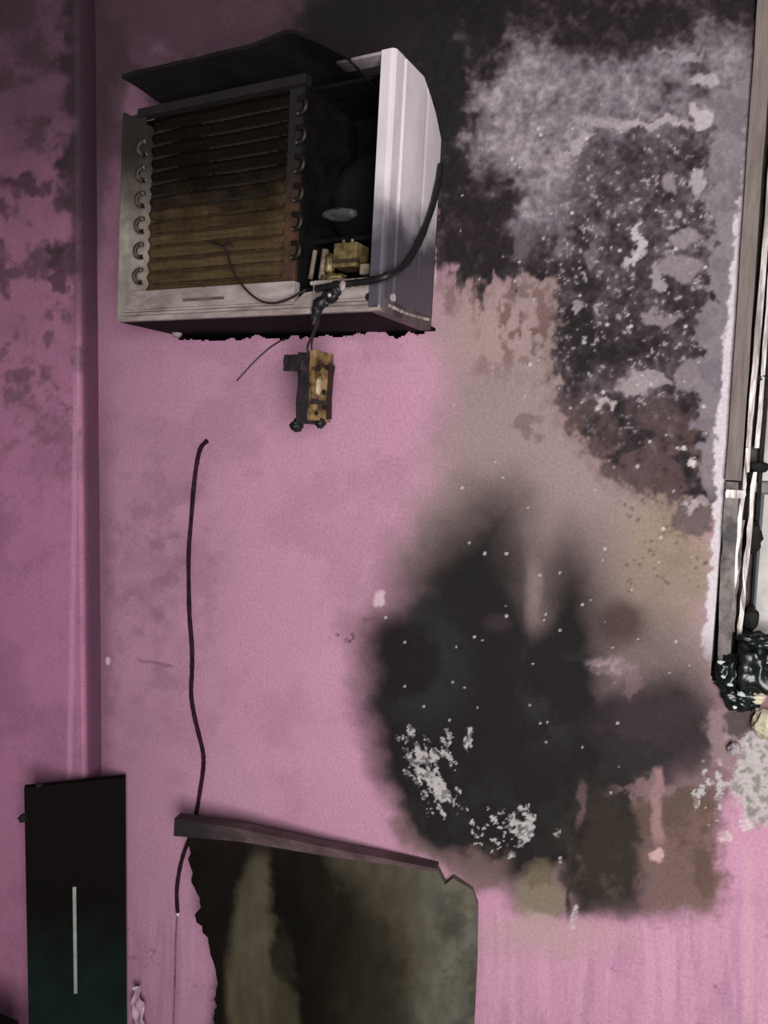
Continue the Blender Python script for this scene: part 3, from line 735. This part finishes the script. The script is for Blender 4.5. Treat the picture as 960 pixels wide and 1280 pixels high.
pl = [acl(378, 384, .004), acl(390, 384, .004), acl(391, 364, .004), acl(380, 366, .004), acl(365, 382, .004)]
prism('tray_gusset', pl, (0, .006, 0), white2_m, ac)
# wiring: black mains lead outside the right panel, melted clump, thin stray wires
cord_m = mat('burnt_rubber', (24, 21, 22), .5, col2=(12, 11, 11), scale=60, bump=.3)
wire_m = mat('dark_wire', (44, 32, 28), .5, col2=(26, 18, 16), scale=80)
pts = [(W+.006, .185, .30), (W+.008, .165, .235), (W+.008, .120, .155), (W+.010, .060, .090)] + [acl(*q_, y_) for q_, y_ in (((486, 344), -.012), ((462, 351), -.016), ((440, 354), -.012), ((416, 357), -.012), ((396, 361), -.006))]
tube('mains_lead', pts, .0062, cord_m, ac, 8, 8, .12, 4)
for k, (x_, y_, r1, r2) in enumerate(((421, 360, .010, .014), (413, 370, .016, .013), (402, 378, .015, .011), (396, 387, .011, .013), (394, 398, .007, .014))):
    c_ = acl(x_, y_, -.008); blob('melted_plastic', c_, (r1, .009, r2), cord_m, ac, 20+k, .35, 1.7)
blob('crimp_end', acl(412, 369, -.02), (.004, .004, .004), alu_m, ac, 9, .2, 2, 2)
blob('crimp_end', acl(428, 357, -.018), (.006, .004, .010), white2_m, ac, 10, .2, 2, 2)
pts = [acl(*q_, y_) for q_, y_ in (((266, 303), .012), ((278, 308), -.004), ((284, 316), -.006), ((290, 336), -.008), ((304, 358), -.008), ((322, 374), -.008), ((340, 379), -.006), ((360, 374), -.004), ((382, 362), .0))]
tube('stray_wire', pts, .0022, wire_m, ac, 6, 6)
tube('stray_wire', [acl(278, 307, -.004), acl(288, 304, -.006), acl(291, 309, -.006)], .0022, wire_m, ac, 5, 6)
tube('stray_wire', [acl(356, 423, .09), acl(338, 434, .06), acl(318, 452, .04), acl(296, 476, .02)], .0016, wire_m, ac, 5, 6)
# support bracket end under the rear left corner
p = at(222, 414, -.012)
br = tag(blob('mortar_lump', p, (.012, .012, .014), plaster_m, None, 40, .3, 2), 'small lump of mortar under the rear left corner of the air conditioner', 'mortar')
# dark support rail in the opening under the unit
rail = acl(380, 409, .13)

# ------------------------------------------------------------------ control box dangling below
hb = at(392, 486, -.135)
box_root = empty('hanging_control_box', hb); box_root.rotation_euler = (0, math.radians(2), math.radians(74))
tag(box_root, 'scorched control box dangling on wires beneath the air conditioner', 'control box')
hw, hd, hh = .050, .036, .066
dark_side = mat('charred_bakelite', (46, 36, 40), .6, col2=(24, 19, 20), scale=40, bump=.4)
face_m = mat('scorched_brass_face', (158, 130, 84), .45, metal=.2, col2=(52, 30, 15), scale=30, contrast=.55, bump=.4)
def hull(name, x0, x1, y0, y1, z0, z1, material, parent, seed, n=6, amp=.0025):
    bm = bmesh.new(); bx(bm, x0, x1, y0, y1, z0, z1)
    bmesh.ops.subdivide_edges(bm, edges=bm.edges[:], cuts=n, use_grid_fill=True)
    for v_ in bm.verts:
        v_.co += Vector((mnoise.noise(v_.co*60+Vector((seed, 0, 0))), mnoise.noise(v_.co*60+Vector((0, seed, 0))), mnoise.noise(v_.co*60+Vector((0, 0, seed)))))*amp
    return finish(name, bm, material, parent)
hull('housing', -hw/2, hw/2, -hd/2+.004, hd/2, -hh, hh, dark_side, box_root, 1)
fp = hull('face_plate', -hw/2-.001, hw/2+.002, -hd/2-.003, -hd/2+.005, -hh+.006, hh+.002, face_m, box_root, 2, 6, .002)
fp['label'] = 'brown and gold scorched metal face'
for k, (dx, dz, r) in enumerate(((-.012, .036, .006), (.012, .040, .005), (.006, -.006, .005), (.008, -.032, .006), (-.012, -.046, .004))):
    cyl('face_hole', (dx, -hd/2-.0035, dz), r, .003, 'y', soot_m, fp, 12)
hull('edge_strip', hw/2-.010, hw/2+.003, -hd/2-.006, -hd/2, -hh+.01, hh-.02, mat('burnt_edge', (48, 24, 20), .6, col2=(26, 14, 12), scale=40), box_root, 11, 4, .003)
hull('cross_strap', -hw/2, hw/2-.008, -hd/2-.006, -hd/2, -.030, -.022, dark_side, box_root, 12, 3, .003)
blob('insulation_scrap', (-.008, -hd/2-.004, .004), (.008, .004, .018), mat('pale_insulation', (196, 180, 150), .6, col2=(140, 120, 90), scale=40), box_root, 3, .35)
hull('ear', -hw/2-.012, -hw/2+.006, -.002, hd/2+.028, .030, .060, dark_side, box_root, 5, 4, .004)
hull('ear', hw/2-.004, hw/2+.007, -hd/2, hd/2-.01, .044, .064, dark_side, box_root, 6, 3, .004)
blob('knob', (-.018, .022, -hh-.004), (.013, .012, .012), cord_m, box_root, 7, .3)
blob('knob', (.004, -hd/2, -hh+.002), (.010, .008, .010), cord_m, box_root, 8, .3)
blob('knob', (.02, -hd/2+.004, -hh+.012), (.006, .006, .008), dark_side, box_root, 9, .3)
i58 = Matrix.Rotation(-math.radians(74), 3, 'Z')
def hl(px, py, y): return i58 @ (at(px, py, y)-hb)
tube('lead', [hl(386, 444, -.135), hl(383, 434, -.14), hl(388, 420, -.15), hl(394, 402, -.16)], .0022, wire_m, box_root, 5, 6)
tube('lead', [hl(390, 444, -.135), hl(388, 432, -.14), hl(390, 420, -.15), hl(396, 404, -.16)], .0020, wire_m, box_root, 5, 6)

# ------------------------------------------------------------------ burnt cable on the wall
cab_px = [(259, 551), (251, 560), (246, 580), (242, 612), (239, 650), (236, 690), (236, 730), (237, 770), (240, 810), (240, 840), (239, 868), (243, 895), (249, 920), (254, 942), (254, 962), (250, 990), (245, 1018), (238, 1044), (230, 1066), (224, 1090), (221, 1115), (222, 1140)]
cable = empty('burnt_cable', at(222, 1140, -.006))
tag(cable, 'burnt dark cable hanging down the pink wall to the broken board', 'cable')
def rel_pts(px, y, root): return [at(a, b, y)-root.location for (a, b) in px]
cb_m = mat('charred_cable', (52, 22, 34), .8, col2=(26, 10, 17), scale=50, bump=.4, spec=.15)
tube('sheath', rel_pts(cab_px, -.006, cable), .0048, cb_m, cable, 5, 8, .10, 2)
core_m = mat('bare_wire', (140, 104, 120), .5, col2=(84, 58, 70), scale=40)
tube('wire_core', rel_pts([(222, 1138), (220, 1170), (219, 1210), (218, 1250), (216, 1300), (215, 1340)], -.006, cable), .0016, core_m, cable, 4, 6)
blob('wire_tip', at(222, 1143, -.008)-cable.location, (.004, .003, .005), mat('white_tip', (220, 205, 212), .5), cable, 3, .2, 2, 2)

# ------------------------------------------------------------------ broken burnt board leaning at the wall
bR, bL = at(545, 1085, -.02), None
d_ = ray(218, 1025); bL = Vector(CAM + d_*((bR.z-CAM[2])/d_[2]))
bdir = Vector((bR.x-bL.x, bR.y-bL.y, 0)).normalized(); bn = Vector((-bdir.y, bdir.x, 0))      # towards the wall
board = empty('burnt_board', Vector((bL.x, bL.y, 0)))
tag(board, 'broken burnt wooden board with a ragged charred left edge standing against the wall', 'board')
def bp(px, py, off=0.0):
    return on_plane(px, py, np.array(bL)+np.array(bn)*off, np.array(bn)) - board.location
brd_m = mat('burnt_plywood', (100, 97, 86), .6, col2=(78, 75, 66), scale=10, stretch=(3, 3, 1.2), contrast=.2, bump=.15, attr='stain', spec=.08)
def board_paint(u, v):
    col = np.empty(u.shape+(3,)); col[...] = (1, 1, 1)
    n1 = fbm(u, v, 50, 61); n2 = fbm(u, v, 16, 62); n3 = fbm(u, v, 6, 63)
    wu = u+(n1-.5)*22+(n3-.5)*6; wv = v+(fbm(u, v, 50, 64)-.5)*22
    def mul(c, a):
        a = np.clip(a, 0, 1)[..., None]; col[...] = col*(1-a)+np.array(c)*a
    mul((.6, .53, .43), ss(570, 470, wu)*.85)
    mul((.36, .32, .24), ss(540, 430, wu)*ss(1060, 1160, wv)*.85*ss(330, 350, u))
    mul((.40, .33, .28), ss(1250, 1120, v)*ss(340, 440, u)*ss(560, 480, u)*.3)
    # dark tongue with a pale scraped strip left of it
    dk = poly_sd(wu, wv, [(344, 1062), (385, 1058), (415, 1085), (428, 1130), (440, 1190), (455, 1300), (390, 1300), (372, 1240), (350, 1200), (336, 1150), (338, 1100)])
    mul((.03, .026, .022), ss(-9, 6, dk)*.97)
    dk2 = poly_sd(wu, wv, [(400, 1080), (440, 1120), (480, 1200), (490, 1320), (420, 1320)])
    mul((.10, .09, .07), ss(-44, 20, dk2)*.9)
    mul((.2, .19, .17), ss(1.2, .5, ell(wu, wv, (360, 1195), (12, 42), -.3))*.75)
    lf = poly_sd(wu*.5+u*.5, wv, [(200, 1020), (318, 1050), (312, 1075), (296, 1110), (288, 1160), (284, 1230), (288, 1320), (200, 1320)])
    mul((.045, .032, .03), ss(-7, 9, lf)*.97)
    mul((.10, .07, .06), ss(1078, 1058, v-(u-300)*.1)*ss(420, 330, u)*.8)
    st = poly_sd(wu, wv, [(330, 1085), (345, 1060), (345, 1085), (338, 1110), (336, 1330), (328, 1330)])
    mul((.5, .46, .4), ss(1.1, .5, ell(wu, wv, (560, 1150), (26, 16)))*.4)
    mul((.34, .37, .34), ss(.56, .74, n2)*ss(530, 560, u)*.45)
    mul((.55, .6, .55), ss(.6, .8, n3)*ss(530, 560, u)*.4)
    mul((.22, .19, .15), ss(1.2, .4, ell(wu, wv, (470, 1240), (60, 90)))*.6)
    mul((1.25, 1.12, 1.05), ss(560, 585, u)*ss(1200, 1120, v)*.35)
    return np.clip(col, 0, 2)
# front face: triangulated ragged outline filled with a fine grid
ol = [(236, 1036), (238, 1060), (233, 1074), (240, 1090), (238, 1104), (246, 1116), (250, 1134), (244, 1142), (246, 1152), (255, 1166), (262, 1186), (267, 1206), (270, 1226), (268, 1244), (270, 1262), (266, 1280), (262, 1300), (256, 1325), (250, 1350), (300, 1460), (590, 1520), (590, 1400), (592, 1290), (596, 1200), (597, 1130), (590, 1112), (566, 1098), (556, 1106), (548, 1090), (545, 1086), (400, 1058)]
def ragged(pts, amp, seed):
    rnd = random.Random(seed); out = []
    n = len(pts)
    for i in range(n):
        a, b = pts[i], pts[(i+1) % n]; L_ = math.hypot(b[0]-a[0], b[1]-a[1]); k = max(1, int(L_/6)) if i < 18 else 1
        for j in range(k):
            t = j/k; q_ = amp if i < 18 else 0
            out.append((a[0]+(b[0]-a[0])*t+rnd.uniform(-q_, q_), a[1]+(b[1]-a[1])*t+rnd.uniform(-q_, q_)*.5))
    return out
olr = ragged(ol, 2.8, 3)
pts = [bp(a, b) for a, b in olr]
pts = [Vector((p_.x, p_.y, max(p_.z, 0.0))) for p_ in pts]
bm = bmesh.new(); a = [bm.verts.new(p_) for p_ in pts]; f = bm.faces.new(a)
ext = bmesh.ops.extrude_face_region(bm, geom=[f])
for g_ in ext['geom']:
    if isinstance(g_, bmesh.types.BMVert): g_.co += bn*.016
# slice the sheet finely so that the painted colours can follow it
for k in range(1, 100):
    bmesh.ops.bisect_plane(bm, geom=bm.verts[:]+bm.edges[:]+bm.faces[:], plane_co=Vector(bdir)*(.0075*k)+Vector((0, 0, 0)), plane_no=bdir)
for k in range(1, 130):
    bmesh.ops.bisect_plane(bm, geom=bm.verts[:]+bm.edges[:]+bm.faces[:], plane_co=(0, 0, .0075*k), plane_no=(0, 0, 1))
bmesh.ops.recalc_face_normals(bm, faces=bm.faces)
me = bpy.data.meshes.new('panel'); bm.to_mesh(me); bm.free()
co = np.array([v_.co[:] for v_ in me.vertices]) + np.array(board.location)
u, v = image_coords(co); cl = board_paint(u, v)
at_ = me.attributes.new('stain', 'FLOAT_COLOR', 'POINT'); at_.data.foreach_set('color', np.hstack([cl, np.ones((len(cl), 1))]).astype(np.float32).ravel())
panel = link('panel', me, brd_m, board)
# top rail: dark moulding thicker at its left end
rail_m = mat('scorched_moulding', (90, 68, 70), .7, col2=(60, 45, 46), scale=20, stretch=(1, 1, 2), soot=(0, .20, .06, (26, 18, 20), .08), bump=.25)
bm = bmesh.new()
tp = [(218, 1023), (300, 1036), (400, 1058), (480, 1073), (545, 1086)]; bt = [(217, 1045), (300, 1052), (400, 1069), (480, 1080), (545, 1090)]
rg = []
for (a_, b_) in zip(tp, bt):
    A, B = bp(*a_, -.008), bp(*b_, -.008)
    rg.append([bm.verts.new(A), bm.verts.new(B), bm.verts.new(B+bn*.028), bm.verts.new(A+bn*.028)])
for r0, r1 in zip(rg, rg[1:]):
    for k in range(4): bm.faces.new((r0[k], r0[(k+1) % 4], r1[(k+1) % 4], r1[k]))
bm.faces.new(rg[0]); bm.faces.new(rg[-1])
finish('top_rail', bm, rail_m, board)

# ------------------------------------------------------------------ dark panel across the corner
pR = at(157, 972, -.03); d_ = ray(30, 985); pL = Vector(CAM + d_*((pR.z-CAM[2])/d_[2]))
pdir = Vector((pR.x-pL.x, pR.y-pL.y, 0)); pw = pdir.length; pdir.normalize()
dp = empty('dark_panel', Vector((pL.x, pL.y, 0))); dp.rotation_euler = (0, 0, math.atan2(pdir.y, pdir.x))
tag(dp, 'tall narrow black-green panel with a pale vertical strip, standing across the corner', 'panel')
dpm = mat('smoked_green_laminate', (20, 34, 28), .8, col2=(15, 25, 21), scale=9, soot=(2, .36, .62, (15, 12, 11), .25), bump=.05, spec=.06)
box('panel', 0, pw, 0, .018, 0, pR.z, dpm, dp, .0015)
def pl_local(px, py, off=0.0):
    nrm = Vector((-pdir.y, pdir.x, 0)); w_ = on_plane(px, py, np.array(pL)+np.array(nrm)*off, np.array(nrm)) - dp.location
    return Vector((w_.dot(pdir), off, w_.z))
A, B = pl_local(93, 1108), pl_local(94, 1241)
st_ = box('front_strip', A.x-.004, A.x+.004, -.004, .001, B.z, A.z, mat('pale_strip', (150, 158, 152), .4, col2=(120, 130, 122), scale=20), dp, .001)  # pale upright strip on the panel front
st_['label'] = 'slim pale vertical strip'
A = pl_local(25, 1024); blob('latch', (-.004, .004, A.z), (.010, .008, .010), soot_m, dp, 2, .5)
A = pl_local(48, 981); blob('hinge_stub', (A.x, .006, pR.z), (.008, .006, .006), soot_m, dp, 3, .5)

# ------------------------------------------------------------------ small things on the floor side
pl_m = mat('crumpled_plastic', (190, 160, 178), .35, col2=(160, 128, 148), scale=40, contrast=.4)
bm = bmesh.new(); g0 = at(172, 1262, -.03); n_ = 14; vv = []
for i in range(n_+1):
    rw = []
    for j in range(n_+1):
        x = (i/n_-.5)*.035; z = (j/n_-.5)*.12
        rw.append(bm.verts.new((x*(1-.6*max(0, z)/.08)+.12*z*-.6, .016*mnoise.noise(Vector((x*50, z*38, 2)))+.1*x, z)))
    vv.append(rw)
for i in range(n_):
    for j in range(n_): bm.faces.new((vv[i][j], vv[i+1][j], vv[i+1][j+1], vv[i][j+1]))
ext = bmesh.ops.extrude_face_region(bm, geom=bm.faces[:])
for g_ in ext['geom']:
    if isinstance(g_, bmesh.types.BMVert): g_.co += Vector((0, .0015, 0))
o = finish('plastic_scrap', bm, pl_m, None, True); o.location = g0
tag(o, 'crumpled pale plastic scrap beside the foot of the dark corner panel', 'plastic scrap')

c0 = at(24, 1276, -.2)
bm = bmesh.new(); bx(bm, -.2, 0, -.12, 0, -c0.z, 0); 
o = finish('charred_box', bm, char_m, None, False, .004); o.location = c0
tag(o, 'charred box in the bottom left corner of the picture, only its top showing', 'box')

# ------------------------------------------------------------------ melted debris on the window sill
gl_m = mat('melted_bottle_glass', (20, 28, 25), .3, col2=(9, 12, 11), scale=22, bump=.3, bscale=30)
deb = [((912, 842), (.020, .018, .030), -.010, 51, 'melted black lump shining beside the foot of the window frame'),
       ((944, 838), (.034, .024, .046), -.012, 52, 'largest green-black melted lump on the window sill'),
       ((925, 872), (.026, .016, .020), -.006, 53, 'low dark melted lump sagging over the broken sill edge'),
       ((950, 800), (.030, .014, .012), -.016, 54, 'thin curled dark strip on top of the melted sill debris')]
for (pxy, r, y_, sd, lab) in deb:
    o = blob('melted_lump', (0, 0, 0), r, gl_m, None, sd, .55, 1.8, 4); o.location = at(*pxy, y_)
    tag(o, lab, 'melted lump', 'melted lumps on the window sill')
chunk_m = mat('plaster_chunk', (206, 198, 172), .9, col2=(160, 150, 130), scale=40, bump=.5)
for (pxy, r, sd, lab) in (((957, 904), (.020, .020, .024), 61, 'pale cream plaster chunk below the window sill, biggest of the loose chunks'),
                          ((946, 872), (.013, .010, .009), 62, 'small pale plaster chip wedged under the melted lumps'),
                          ((918, 936), (.009, .009, .012), 63, 'grey plaster crumb left of the cream chunk below the sill')):
    o = blob('plaster_chunk', (0, 0, 0), r, chunk_m if sd != 63 else plaster_m, None, sd, .4, 1.6, 3, False); o.location = at(*pxy, -.012)
    tag(o, lab, 'plaster chunk', 'loose plaster at the window')
sh_m = mat('broken_glass', (200, 206, 206), .08, col2=(170, 178, 178), scale=10)
for k, (pxy, r, lab) in enumerate((((901, 828), .004, 'topmost glass splinter, at the foot of the window frame'), ((904, 846), .003, 'glass splinter on the black lump, second from the top'), ((913, 856), .004, 'glass splinter in the middle of the five on the sill'), ((927, 868), .005, 'largest glass splinter, furthest right among the dark lumps'), ((918, 884), .003, 'lowest and smallest glass splinter, below the dark lumps'))):
    o = blob('glass_splinter', (0, 0, 0), (r*1.5, r*.6, r), sh_m, None, 70+k, .5, 1.4, 1, False); o.location = at(*pxy, -.03)
    tag(o, lab, 'glass splinter', 'glass splinters on the sill')
